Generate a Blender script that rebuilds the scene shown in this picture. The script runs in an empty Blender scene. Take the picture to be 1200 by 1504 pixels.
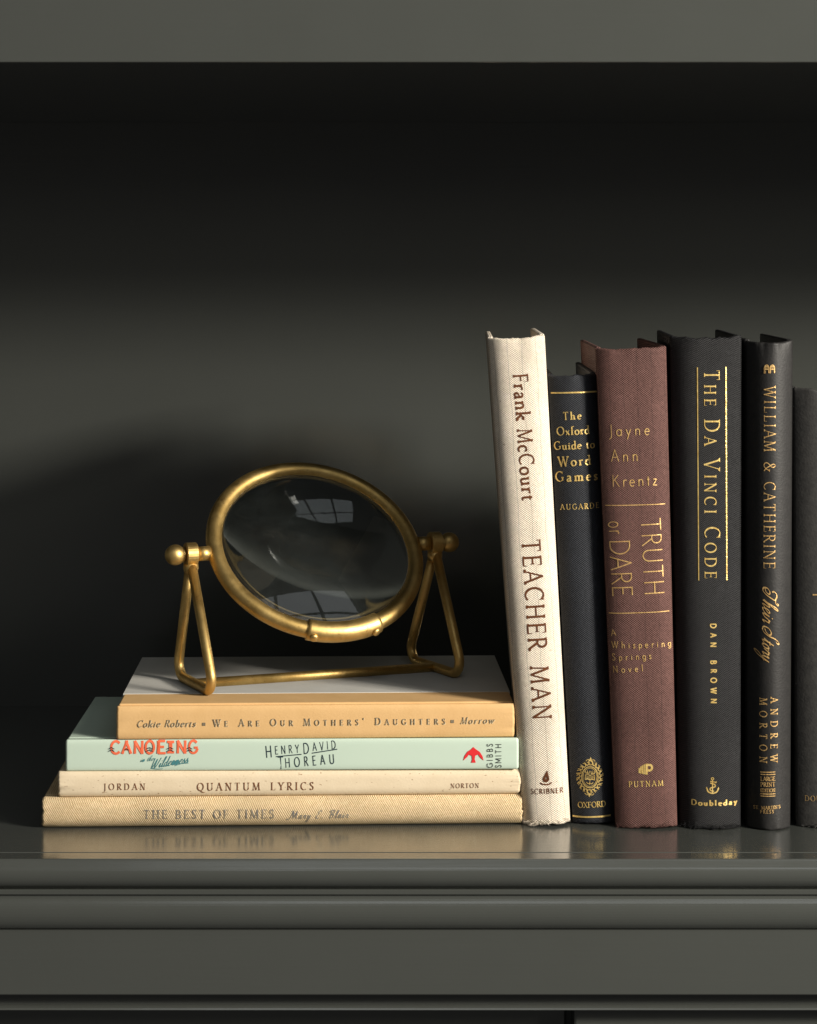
import bpy, bmesh, math, random
from mathutils import Vector, Matrix, noise
from mathutils.geometry import delaunay_2d_cdt

sc = bpy.context.scene
R = math.radians
random.seed(7)

# ------------------------------------------------------------------ camera
HC = 0.2647                      # camera height above the shelf top
F = 3150.0                       # focal length in photo pixels (1200 wide)
CAM = Vector((0.0, -1.05, HC))
cd = bpy.data.cameras.new('camera')
cam = bpy.data.objects.new('camera', cd)
sc.collection.objects.link(cam)
cam.location = CAM
cam.rotation_euler = (R(90), 0, 0)
cd.sensor_fit = 'HORIZONTAL'
cd.sensor_width = 36.0
cd.lens = 36.0 * F / 1200.0
cd.shift_y = -331.0 / 1200.0
cd.clip_start = 0.01
cd.clip_end = 50
sc.camera = cam

# ------------------------------------------------------------------ light
sc.view_settings.view_transform = 'Standard'
sc.view_settings.look = 'None'
sc.view_settings.exposure = 0.0
sc.view_settings.gamma = 1.0
sc.view_settings.use_curve_mapping = False

w = bpy.data.worlds.new('World')
sc.world = w
w.use_nodes = True
w.node_tree.nodes['Background'].inputs[0].default_value = (1.0, 0.98, 0.94, 1)
w.node_tree.nodes['Background'].inputs[1].default_value = 0.078

def window_lamps(name, az, dist, rows, cols, pw, gap, color):
    """panes of a window standing upright at azimuth az (0 = behind the camera, + = right); rows: (bottom, height, watt)"""
    h = Vector((math.sin(az), -math.cos(az), 0))
    side = Vector((math.cos(az), math.sin(az), 0))
    for z0, ph, watt in rows:
        for i in range(cols):
            ld = bpy.data.lights.new(name, 'AREA')
            ld.shape = 'RECTANGLE'
            ld.size, ld.size_y = pw, ph
            ld.energy = watt
            ld.color = color
            lo = bpy.data.objects.new(name, ld)
            sc.collection.objects.link(lo)
            lo.location = Vector((.02, .05, 0)) + h * dist + side * ((i - (cols - 1) / 2) * (pw + gap)) + Vector((0, 0, z0 + ph / 2))
            lo.rotation_euler = h.to_track_quat('Z', 'Y').to_euler()

# sunlit windows to the right of the camera: the key
KEYC = (1.0, .935, .83)
window_lamps('key_window_lamp', R(56), 2.3, [(.48, .19, 5.0), (.695, .235, 48)], 2, .19, .03, KEYC)
window_lamps('side_window_lamp', R(50), 2.3, [(.98, .25, 4.5), (1.26, .25, 4.5)], 2, .19, .03, KEYC)
# broad dim window higher up behind the camera: fill, and the panes seen in the lens
window_lamps('room_window_lamp', R(24), 1.9, [(1.20, .84, 2.2), (2.11, .84, 2.2)], 3, .83, .075, (.92, .97, 1.0))

# ------------------------------------------------------------------ helpers
def px(x, y, d):                  # photo pixel at distance d from the camera -> world
    return Vector(((x - 600) * d / F, d - 1.05, HC - (y - 421) * d / F))

def link(name, me, mat=None, parent=None):
    o = bpy.data.objects.new(name, me)
    sc.collection.objects.link(o)
    if mat is not None:
        me.materials.append(mat)
    if parent is not None:
        o.parent = parent
    return o

def finish(name, bm, mat, parent=None, smooth=False):
    me = bpy.data.meshes.new(name)
    bm.normal_update()
    bm.to_mesh(me)
    bm.free()
    if smooth:
        for p in me.polygons:
            p.use_smooth = True
    return link(name, me, mat, parent)

def empty(name, label, cat, loc=(0, 0, 0), group=None):
    o = bpy.data.objects.new(name, None)
    o.empty_display_size = .02
    sc.collection.objects.link(o)
    o.location = loc
    o['label'] = label
    o['category'] = cat
    if group:
        o['group'] = group
    return o

def n1(x, s=0.0):
    return noise.noise(Vector((x, s * 7.31 + 1.7, s * 3.1)))

def tube(path, r, closed=False, seg=14, caps=True):
    bm = bmesh.new()
    n = len(path)
    rings = []
    up = None
    for i in range(n):
        if closed:
            t = (path[(i + 1) % n] - path[(i - 1) % n]).normalized()
        else:
            t = (path[min(i + 1, n - 1)] - path[max(i - 1, 0)]).normalized()
        if up is None:
            up = t.orthogonal().normalized()
        up = (up - t * up.dot(t)).normalized()
        s = t.cross(up)
        rr_ = r(i / (n - 1)) if callable(r) else r
        rings.append([bm.verts.new(path[i] + (up * math.cos(2 * math.pi * k / seg) + s * math.sin(2 * math.pi * k / seg)) * rr_) for k in range(seg)])
    for i in range(n if closed else n - 1):
        j = (i + 1) % n
        off = 0
        if closed and j == 0:
            best = min(range(seg), key=lambda q: (rings[i][0].co - rings[0][q].co).length)
            off = best
        for k in range(seg):
            bm.faces.new((rings[i][k], rings[i][(k + 1) % seg], rings[j][(k + 1 + off) % seg], rings[j][(k + off) % seg]))
    if caps and not closed:
        bm.faces.new(rings[0][::-1]); bm.faces.new(rings[-1])
    bmesh.ops.recalc_face_normals(bm, faces=bm.faces[:])
    return bm

# ------------------------------------------------------------------ materials
class NT:
    def __init__(self, name):
        self.m = bpy.data.materials.new(name)
        self.m.use_nodes = True
        self.t = self.m.node_tree
        self.b = self.t.nodes['Principled BSDF']
    def node(self, typ, **kw):
        n = self.t.nodes.new(typ)
        for k, v in kw.items():
            setattr(n, k, v)
        return n
    def lk(self, a, b):
        self.t.links.new(a, b)
    def val(self, x, sock):
        if hasattr(x, 'is_linked') or hasattr(x, 'links'):
            self.lk(x, sock)
        else:
            sock.default_value = x
    def math(self, op, a, b=0.0, c=None):
        n = self.node('ShaderNodeMath', operation=op)
        self.val(a, n.inputs[0]); self.val(b, n.inputs[1])
        if c is not None:
            self.val(c, n.inputs[2])
        return n.outputs[0]
    def noise(self, scale, detail=2, rough=.5, vec=None):
        n = self.node('ShaderNodeTexNoise')
        n.inputs['Scale'].default_value = scale
        n.inputs['Detail'].default_value = detail
        n.inputs['Roughness'].default_value = rough
        self.lk(vec if vec is not None else self.coord(), n.inputs['Vector'])
        return n.outputs['Fac']
    def coord(self):
        if not hasattr(self, 'tc'):
            self.tc = self.node('ShaderNodeTexCoord').outputs['Object']
        return self.tc
    def ramp(self, f, lo, hi, a=0.0, b=1.0):
        n = self.node('ShaderNodeMapRange')
        self.lk(f, n.inputs[0])
        for k, v in zip((1, 2, 3, 4), (lo, hi, a, b)):
            n.inputs[k].default_value = v
        return n.outputs[0]
    def mix(self, f, c1, c2):
        n = self.node('ShaderNodeMix', data_type='RGBA')
        self.val(f, n.inputs[0])
        for c, s in ((c1, n.inputs[6]), (c2, n.inputs[7])):
            if isinstance(c, tuple):
                s.default_value = (*c, 1)
            else:
                self.lk(c, s)
        return n.outputs[2]
    def bump(self, h, strength=.5, dist=.0002, prev=None):
        n = self.node('ShaderNodeBump')
        n.inputs['Strength'].default_value = strength
        n.inputs['Distance'].default_value = dist
        self.lk(h, n.inputs['Height'])
        if prev is not None:
            self.lk(prev, n.inputs['Normal'])
        return n.outputs[0]
    def set(self, **kw):
        for k, v in kw.items():
            s = self.b.inputs[k.replace('_', ' ')]
            if isinstance(v, tuple):
                s.default_value = (*v, 1)
            else:
                self.val(v, s)

def m_paint():
    n = NT('satin_olive_grey_paint')
    f = n.noise(9, 4)
    n.set(Base_Color=n.mix(f, (.0575, .0615, .0560), (.0645, .069, .063)))
    n.set(Roughness=n.ramp(n.noise(35, 5), .3, .7, .16, .24), IOR=1.55)
    n.set(Coat_Weight=.6, Coat_Roughness=.15)
    b = n.bump(n.noise(140, 2), .06, .0004)
    mp = n.node('ShaderNodeMapping'); mp.inputs['Scale'].default_value = (1.2, 45, 45)
    n.lk(n.coord(), mp.inputs[0])
    b = n.bump(n.noise(9, 3, .6, mp.outputs[0]), .10, .0006, b)
    n.set(Normal=n.bump(n.noise(14, 3), .25, .0012, b))
    return n.m

def m_cloth(name, c_hi, c_lo, pitch, rough=.85, bump=.6, ribs=.012, flecks=None, irregular=.25, twill=0.0):
    n = NT(name)
    sep = n.node('ShaderNodeSeparateXYZ')
    # slight wander of the threads
    wob = n.node('ShaderNodeTexNoise')
    wob.inputs['Scale'].default_value = 120
    n.lk(n.coord(), wob.inputs['Vector'])
    add = n.node('ShaderNodeVectorMath', operation='MULTIPLY_ADD')
    n.lk(wob.outputs['Color'], add.inputs[0])
    add.inputs[1].default_value = (pitch * irregular * 2,) * 3
    n.lk(n.coord(), add.inputs[2])
    n.lk(add.outputs[0], sep.inputs[0])
    k = 2 * math.pi / pitch
    xx = n.math('MULTIPLY', sep.outputs[0], k)
    zz = n.math('MULTIPLY', sep.outputs[2], k * 1.25)
    if twill:
        zz = n.math('ADD', zz, n.math('MULTIPLY', xx, twill))
    h = n.math('MULTIPLY', n.math('SINE', xx), n.math('SINE', zz))
    h = n.ramp(h, -1, 1)
    slub = n.noise(700, 2)
    h2 = n.math('MULTIPLY_ADD', slub, .7, h)
    f = n.ramp(h2, .35, 1.35)
    # broad rub; colour follows the weave, darker in gaps, paler on threads
    big = n.ramp(n.noise(28, 4), .3, .7, .80, 1.12)
    col = n.mix(f, c_lo, c_hi)
    mul = n.node('ShaderNodeVectorMath', operation='SCALE')
    n.lk(col, mul.inputs[0]); n.lk(big, mul.inputs['Scale'])
    col = mul.outputs[0]
    # rubbed patches where the nap has gone
    rub = n.ramp(n.noise(75, 6, .75), .54, .74)
    col = n.mix(n.math('MULTIPLY', rub, .22), col, tuple(min(1, c * 1.35 + .012) for c in c_hi))
    # straight warp ribs running along the spine
    if ribs:
        m = n.node('ShaderNodeSeparateXYZ'); n.lk(n.coord(), m.inputs[0])
        s = n.math('ADD', n.math('MULTIPLY', m.outputs[0], 1 / .0068), n.math('MULTIPLY', n.noise(60, 1), .35))
        fr = n.math('ABSOLUTE', n.math('SUBTRACT', n.math('FRACT', s), .5))
        rib = n.ramp(fr, 0, .045, .68, 1.0)
        mul2 = n.node('ShaderNodeVectorMath', operation='SCALE')
        n.lk(col, mul2.inputs[0]); n.lk(rib, mul2.inputs['Scale'])
        col = mul2.outputs[0]
    if flecks:
        fl = n.ramp(n.noise(420, 2, .6), .70, .76)
        col = n.mix(n.math('MULTIPLY', fl, .55), col, flecks)
    n.lk(col, n.b.inputs['Base Color'])
    n.set(Roughness=rough)
    n.b.inputs['Specular IOR Level'].default_value = .3
    n.set(Normal=n.bump(h2, bump, pitch * .35))
    return n.m

def m_paper(name, c1, c2, rough=.6, flecks=None, scale=60, bump=.12, stain=None, spec=.4):
    n = NT(name)
    col = n.mix(n.ramp(n.noise(scale, 5, .6), .3, .7), c1, c2)
    if stain:
        col = n.mix(n.math('MULTIPLY', n.ramp(n.noise(22, 5, .65), .52, .75), .5), col, stain)
    if flecks:
        st = n.node('ShaderNodeMapping'); st.inputs['Scale'].default_value = (1, 1, .45)
        n.lk(n.coord(), st.inputs[0])
        fl = n.ramp(n.noise(1000, 1, .5, st.outputs[0]), .70, .75)
        col = n.mix(n.math('MULTIPLY', fl, .75), col, flecks)
    n.lk(col, n.b.inputs['Base Color'])
    n.set(Roughness=rough)
    n.b.inputs['Specular IOR Level'].default_value = spec
    n.set(Normal=n.bump(n.noise(900, 3), bump, .0003))
    return n.m

def m_ink(name, c, metallic=0.0, rough=.5, c2=None, bump=0.0):
    n = NT(name)
    if c2:
        n.lk(n.mix(n.ramp(n.noise(380, 3, .7), .38, .68), c, c2), n.b.inputs['Base Color'])
    else:
        n.set(Base_Color=c)
    n.set(Metallic=metallic, Roughness=rough)
    if bump:
        n.set(Normal=n.bump(n.noise(1300, 2), bump, .0005))
    return n.m

def m_brass():
    n = NT('aged_brass')
    f = n.ramp(n.noise(55, 6, .7), .36, .66)
    spots = n.ramp(n.noise(240, 4, .7), .60, .72)
    c = n.mix(f, (.53, .35, .115), (.74, .525, .205))
    c = n.mix(n.math('MULTIPLY', spots, .6), c, (.24, .13, .045))
    n.lk(c, n.b.inputs['Base Color'])
    n.set(Metallic=1.0)
    n.set(Roughness=n.ramp(n.noise(130, 5, .7), .3, .7, .42, .56))
    n.set(Normal=n.bump(n.noise(420, 4), .15, .0004))
    return n.m

def m_glass():
    n = NT('lens_glass')
    n.set(Base_Color=(.93, .97, .95), Roughness=0.03, IOR=1.52, Transmission_Weight=1.0)
    # faint diffuse veil added to lighten the glass like a smoky reflected haze
    d = n.node('ShaderNodeBsdfDiffuse'); d.inputs[0].default_value = (.62, .72, .70, 1)
    mx = n.node('ShaderNodeMixShader')
    n.lk(n.ramp(n.noise(90, 5, .7), .3, .75, .006, .018), mx.inputs[0])
    n.lk(n.b.outputs[0], mx.inputs[1]); n.lk(d.outputs[0], mx.inputs[2])
    n.lk(mx.outputs[0], n.t.nodes['Material Output'].inputs[0])
    return n.m

PAINT = m_paint()
BRASS = m_brass()
GLASS = m_glass()
PAGES = m_paper('page_paper', (.62, .56, .45), (.55, .48, .37), .9)
GOLD = m_ink('gold_foil', (.98, .72, .27), .45, .36, (.74, .48, .14), .5)
DULLGOLD = m_ink('worn_gold_foil', (.82, .54, .22), .45, .42, (.56, .33, .12), .4)
COPPER = m_ink('copper_foil', (.17, .055, .015), .2, .5, (.085, .026, .009), .3)
SILVER = m_ink('rubbed_silver_foil', (.20, .20, .20), .35, .5, (.42, .35, .24), .4)
GREYINK = m_ink('grey_ink', (.20, .165, .115), .2, .5, (.30, .24, .15))
PALEEDGE = m_ink('painted_lit_edge', (.80, .62, .36), 0, .6)  # painted lit edge of the pressed lettering
BROWNINK = m_ink('brown_ink', (.16, .055, .02), 0, .6, (.22, .08, .03))
ORANGE = m_ink('orange_ink', (.85, .16, .07), 0, .5)
NAVY = m_ink('navy_ink', (.012, .03, .045), 0, .5)
TEAL = m_ink('teal_ink', (.06, .22, .24), 0, .5)
RED = m_ink('red_ink', (.72, .025, .03), 0, .5)
BLACK = m_ink('black_ink', (.015, .017, .018), 0, .5)

# ------------------------------------------------------------------ bookcase
bookcase = empty('bookcase', 'dark olive-grey painted bookcase with moulded shelf edge holding all the books', 'bookcase', (0, .12, -.10))
def bc(name, bm, smooth=False):
    o = finish(name, bm, PAINT, bookcase, smooth)
    o.matrix_parent_inverse = Matrix.Translation((0, -.12, .10))
    return o

def box_bm(x0, x1, y0, y1, z0, z1, bev=0.0, seg=2, bm=None):
    own = bmesh.new()
    bmesh.ops.create_cube(own, size=1)
    for v in own.verts:
        v.co = Vector((x0 + (v.co.x + .5) * (x1 - x0), y0 + (v.co.y + .5) * (y1 - y0), z0 + (v.co.z + .5) * (z1 - z0)))
    if bev:
        bmesh.ops.bevel(own, geom=own.edges[:], offset=bev, segments=seg, affect='EDGES', profile=.5)
    if bm is None:
        return own
    me = bpy.data.meshes.new('tmp'); own.to_mesh(me); own.free()
    bm.from_mesh(me); bpy.data.meshes.remove(me)
    return bm

XL, XR = -.62, .95
def extrude_profile(pts, x0=XL, x1=XR):
    bm = bmesh.new()
    a = [bm.verts.new((x0, p[0], p[1])) for p in pts]
    b = [bm.verts.new((x1, p[0], p[1])) for p in pts]
    for i in range(len(pts)):
        j = (i + 1) % len(pts)
        bm.faces.new((a[i], a[j], b[j], b[i]))
    bm.faces.new(a[::-1]); bm.faces.new(b)
    bmesh.ops.recalc_face_normals(bm, faces=bm.faces[:])
    return bm

def arc(cy, cz, ry, rz, a0, a1, n=12):
    return [(cy + ry * math.cos(R(a0 + (a1 - a0) * i / n)), cz + rz * math.sin(R(a0 + (a1 - a0) * i / n))) for i in range(n + 1)]

BACK = .3035
bc('back_panel', box_bm(XL, XR, BACK, BACK + .012, -.30, .62))
# shelf board: flat top that ends in a fine groove before the nosing
bc('shelf_board', extrude_profile([(BACK - .0002, 0), (BACK - .0002, -.0132), (-.046, -.0132), (-.0466, -.0006), (-.0460, 0)]))
# nosing (rounded front edge), fillets and lower bead
nose = [(-.0473, -.0125), (-.0473, -.0006), (-.0479, .0001), (-.0578, .0001)]
nose += arc(-.0578, -.0010, .0011, .0011, 90, 170, 5)
nose += arc(-.0565, -.0072, .0046, .0058, 140, 235, 12)
nose += [(-.0568, -.0133), (-.0560, -.0139), (-.0557, -.0144), (-.0467, -.0144)]
o = bc('shelf_nosing', extrude_profile(nose))
bead = [(-.030, -.0145), (-.0566, -.0145), (-.0570, -.0149), (-.0570, -.0166), (-.0564, -.0172), (-.0556, -.0174)]
bead += arc(-.0530, -.0255, .0054, .0080, 118, 242, 14)
bead += [(-.0537, -.0336), (-.0515, -.0338), (-.030, -.0338)]
bc('shelf_bead', extrude_profile(bead))
bc('frieze_board', extrude_profile([(-.018, -.0340), (-.0535, -.0340), (-.0535, -.0640), (-.0531, -.0645), (-.018, -.0645)]))
rail = [(-.005, -.0646), (-.0420, -.0646), (-.0423, -.0680), (-.0432, -.0722), (-.0452, -.0733), (-.0456, -.0741), (-.005, -.0738)]
bc('lower_rail', extrude_profile(rail))
xg = (843 - 600) * 1.0 / F
bc('cabinet_door', box_bm(XL, xg - .0013, -.020, -.002, -.33, -.0752, .0012))
bc('cabinet_door', box_bm(xg + .0013, XR, -.0325, -.0125, -.33, -.0752, .0012))
bc('header_board', box_bm(XL, XR, -.0586, BACK - .0003, .3683, .62, .0007))
bc('side_panel', box_bm(XL - .02, XL - .0002, -.058, BACK, -.33, .62))
bc('side_panel', box_bm(XR + .0002, XR + .02, -.058, BACK, -.33, .62))

# ------------------------------------------------------------------ lettering
def parse(tokens):
    """'x,y x,y (cx,cy,rx,ry,a0,a1)' -> polyline; a leading ~ smooths through the points"""
    spl = tokens.startswith('~')
    if spl:
        tokens = tokens[1:]
    pts = []
    for t in tokens.split():
        if t[0] == '(':
            cx, cy, rx, ry, a0, a1 = map(float, t[1:-1].split(','))
            n = max(6, int(abs(a1 - a0) / 12))
            for i in range(n + 1):
                a = R(a0 + (a1 - a0) * i / n)
                pts.append((cx + rx * math.cos(a), cy + ry * math.sin(a)))
        else:
            pts.append(tuple(map(float, t.split(','))))
    if spl and len(pts) > 2:
        out = []
        P = [pts[0]] + pts + [pts[-1]]
        for i in range(1, len(P) - 2):
            p0, p1, p2, p3 = P[i - 1], P[i], P[i + 1], P[i + 2]
            for k in range(6):
                t = k / 6
                out.append(tuple(.5 * (2 * p1[c] + (p2[c] - p0[c]) * t + (2 * p0[c] - 5 * p1[c] + 4 * p2[c] - p3[c]) * t * t
                                       + (3 * p1[c] - p0[c] - 3 * p2[c] + p3[c]) * t ** 3) for c in (0, 1)))
        out.append(pts[-1])
        pts = out
    res = [pts[0]]
    for p in pts[1:]:
        if abs(p[0] - res[-1][0]) + abs(p[1] - res[-1][1]) > 1e-4:
            res.append(p)
    return res

# glyph: (advance, 'flag path; ...', 'serifs')   flags: k stem, h hairline, n pen
G = {
'A': (.76, 'h .07,0 .38,1.02;k .37,1.02 .70,0;h .18,.36 .58,.36', 'F.07,0 F.70,0'),
'B': (.66, 'k .14,0 .14,1;n .14,.97 .30,.97 (.31,.745,.21,.225,90,-90) .14,.52;n .14,.52 .33,.52 (.34,.275,.24,.245,90,-90) .14,.03', 'L.14,0 l.14,1'),
'C': (.74, 'n (.43,.5,.37,.48,48,312)', 'V.665,.87,.14 V.665,.84,-.1'),
'D': (.82, 'k .14,0 .14,1;n .14,.97 .34,.97 (.34,.5,.40,.47,90,-90) .14,.03', 'L.14,0 l.14,1'),
'E': (.60, 'k .14,0 .14,1;h .14,.97 .52,.97;h .14,.52 .46,.52;h .14,.03 .55,.03', 'L.14,0 l.14,1 V.52,.99,-.2 V.46,.52,.1 V.46,.52,-.1 V.55,.01,.22'),
'F': (.56, 'k .14,0 .14,1;h .14,.97 .52,.97;h .14,.50 .45,.50', 'F.14,0 l.14,1 V.52,.99,-.2 V.45,.50,.1 V.45,.50,-.1'),
'G': (.80, 'n (.43,.5,.37,.48,48,318);k .70,.10 .70,.44', 'V.665,.87,.14 V.665,.84,-.1 T.70,.45'),
'H': (.82, 'k .14,0 .14,1;k .68,0 .68,1;h .14,.52 .68,.52', 'F.14,0 T.14,1 F.68,0 T.68,1'),
'I': (.30, 'k .15,0 .15,1', 'F.15,0 T.15,1'),
'J': (.34, 'k .20,1 .20,.06;n .20,.06 .20,.0 (.03,.0,.17,.22,0,-85)', 'T.20,1'),
'K': (.72, 'k .14,0 .14,1;h .60,.99 .15,.46;k .27,.60 .66,0', 'F.14,0 T.14,1 T.60,1 F.67,0'),
'L': (.58, 'k .14,0 .14,1;h .14,.03 .54,.03', 'L.14,0 T.14,1 V.54,.01,.24'),
'M': (.96, 'h .10,0 .17,1;k .17,1 .47,.02;h .47,.02 .79,1;k .79,1 .85,0', 'F.10,0 F.85,0 l.17,1 r.79,1'),
'N': (.82, 'h .14,0 .14,1;k .13,1 .69,0;h .69,-.02 .69,1', 'F.14,0 l.13,1 T.69,1'),
'O': (.86, 'n (.43,.5,.37,.48,0,360)', ''),
'P': (.60, 'k .14,0 .14,1;n .14,.97 .30,.97 (.31,.72,.23,.25,90,-90) .14,.47', 'F.14,0 l.14,1'),
'Q': (.86, 'n (.43,.5,.37,.48,0,360);n ~.40,.04 .58,-.12 .80,-.24 1.0,-.22', ''),
'R': (.68, 'k .14,0 .14,1;n .14,.97 .30,.97 (.31,.735,.22,.235,90,-90) .14,.50;k .30,.50 .64,0', 'F.14,0 l.14,1 R.64,0'),
'S': (.54, 'n ~.45,.82 .38,.95 .26,.98 .13,.90 .11,.74 .22,.58 .36,.47 .45,.32 .42,.12 .29,.02 .15,.04 .07,.18', 'V.455,.80,.18 V.065,.22,-.2'),
'T': (.68, 'k .34,0 .34,1;h .05,.97 .63,.97', 'F.34,0 V.055,.99,-.2 V.625,.99,-.2'),
'U': (.80, 'k .14,1 .14,.34;n .14,.36 .14,.34 (.405,.31,.265,.29,180,360) .67,.34;h .67,.30 .67,1', 'T.14,1 T.67,1'),
'V': (.74, 'k .07,1 .385,-.02;h .37,-.02 .68,1', 'T.07,1 T.68,1'),
'W': (1.04, 'k .06,1 .32,-.02;h .31,-.02 .55,1;k .51,1 .75,-.02;h .74,-.02 .98,1', 'T.06,1 T.53,1 T.98,1'),
'X': (.72, 'k .09,1 .63,0;h .62,1 .09,0', 'F.09,0 F.63,0 T.09,1 T.62,1'),
'Y': (.70, 'k .06,1 .355,.46;h .35,.46 .64,1;k .35,.48 .35,0', 'F.35,0 T.06,1 T.64,1'),
'Z': (.64, 'h .08,.97 .56,.97;k .56,.97 .07,.03;h .07,.03 .58,.03', 'V.09,.99,-.18 V.57,.01,.2'),
'&': (.84, 'n ~.74,.50 .66,.26 .48,.07 .28,.01 .11,.10 .09,.28 .22,.46 .40,.60 .48,.78 .40,.95 .28,.97 .20,.84 .26,.66 .44,.38 .60,.16 .80,.02', 'T.74,.5'),
'.': (.26, 'k .13,-.01 .13,.10', ''),
"'": (.24, 'k .12,1.0 .11,.76', ''),
' ': (.34, '', ''),
# lower case, x height .46
'a': (.42, 'n ~.07,.36 .13,.44 .22,.45 .295,.36 .30,.28;k .30,.32 .30,.06;n ~.30,.10 .33,.02 .40,.03;n ~.30,.27 .14,.22 .06,.12 .11,.02 .20,.02 .30,.11', ''),
'c': (.40, 'n (.24,.225,.19,.22,52,310)', 'V.34,.40,-.08'),
'd': (.48, 'n (.22,.225,.18,.22,40,320);k .37,0 .37,1', 'l.37,1 R.37,0'),
'e': (.42, 'n .07,.26 .38,.27 (.225,.25,.165,.20,5,180) (.23,.22,.175,.205,180,315)', ''),
'f': (.28, 'n .12,.6 .12,.70 ~;k .12,0 .12,.78;n (.26,.78,.14,.20,180,60);h .02,.44 .25,.44', 'F.12,0'),
'g': (.44, 'n (.21,.29,.14,.15,0,360);n ~.13,.16 .08,.06 .20,.02 .34,.0 .40,-.10 .32,-.21 .18,-.23 .06,-.16 .07,-.06 .16,.02;h .32,.40 .42,.44', ''),
'h': (.50, 'k .10,0 .10,1;n .10,.34 (.25,.29,.14,.16,150,0);k .39,.30 .39,0', 'F.10,0 l.10,1 F.39,0'),
'i': (.24, 'k .12,0 .12,.45;k .12,.60 .12,.70', 'F.12,0 l.12,.45'),
'k': (.48, 'k .10,0 .10,1;h .38,.44 .11,.20;k .20,.28 .42,0', 'F.10,0 l.10,1 T.38,.45 F.42,0'),
'l': (.24, 'k .12,0 .12,1', 'F.12,0 l.12,1'),
'm': (.74, 'k .10,0 .10,.45;n .10,.33 (.24,.29,.13,.16,150,0);k .37,.30 .37,0;n .37,.33 (.51,.29,.13,.16,150,0);k .64,.30 .64,0', 'F.10,0 l.10,.45 F.37,0 F.64,0'),
'n': (.50, 'k .10,0 .10,.45;n .10,.33 (.25,.29,.14,.16,150,0);k .39,.30 .39,0', 'F.10,0 l.10,.45 F.39,0'),
'o': (.46, 'n (.23,.225,.19,.22,0,360)', ''),
'p': (.48, 'k .11,-.28 .11,.45;n (.25,.225,.17,.22,140,-140)', 'F.11,-.28 l.11,.45'),
'r': (.34, 'k .11,0 .11,.45;n ~.11,.30 .18,.42 .27,.45 .33,.41', 'F.11,0 l.11,.45'),
's': (.34, 'n ~.28,.37 .23,.44 .15,.45 .08,.37 .12,.27 .22,.20 .28,.11 .22,.02 .13,.01 .06,.09', 'V.285,.36,.08 V.055,.10,-.09'),
't': (.30, 'k .12,.60 .12,.10;n ~.12,.14 .15,.03 .22,.01 .29,.05;h .02,.44 .27,.44', ''),
'u': (.50, 'k .11,.45 .11,.15;n .11,.17 (.235,.15,.125,.14,180,330);k .39,.45 .39,0', 'l.11,.45 l.39,.45 R.39,0'),
'v': (.44, 'k .05,.45 .23,0;h .22,0 .39,.45', 'T.05,.45 T.39,.45'),
'w': (.66, 'k .05,.45 .20,0;h .19,0 .35,.45;k .32,.45 .47,0;h .46,0 .61,.45', 'T.05,.45 T.61,.45'),
'x': (.44, 'k .06,.45 .38,0;h .37,.45 .06,0', ''),
'y': (.46, 'k .05,.45 .24,.02;n ~.41,.45 .24,.02 .15,-.20 .05,-.25', 'T.05,.45 T.41,.45'),
'z': (.40, 'h .06,.43 .34,.43;k .34,.43 .05,.02;h .05,.02 .36,.02', 'V.07,.45,-.1 V.35,.0,.1'),
'b': (.48, 'k .11,0 .11,1;n (.25,.225,.17,.22,140,-140)', 'l.11,1'),
}
# plain monoline sans overrides
SANS = {
'a': (.48, 'n (.23,.225,.18,.22,0,360);n .41,0 .41,.45', ''),
'y': (.44, 'n .05,.45 .23,.02;n .40,.45 .12,-.26', ''),
'f': G['f'], 't': (.26, 'n .13,.72 .13,0;n .03,.44 .24,.44', ''),
'g': (.48, 'n (.23,.225,.18,.22,0,360);n .41,.45 .41,-.06 (.24,-.06,.17,.18,0,-150)', ''),
'C': (.84, 'n (.48,.5,.42,.48,42,318)', ''),
'J': (.40, 'n .28,1 .28,.10 (.12,.05,.16,.30,0,-110)', ''),
'M': (.92, 'n .12,0 .12,1;n .12,1 .46,.20;n .46,.20 .80,1;n .80,1 .80,0', ''),
'u': (.46, 'n .09,.45 .09,.18 (.23,.17,.14,.16,180,360) .37,.45;n .37,.45 .37,0', ''),
'e': (.46, 'n .06,.24 .40,.24 (.23,.225,.17,.22,5,315)', ''),
'G': (.86, 'n (.46,.5,.40,.48,42,345);n .52,.44 .86,.44', ''),
}
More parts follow.
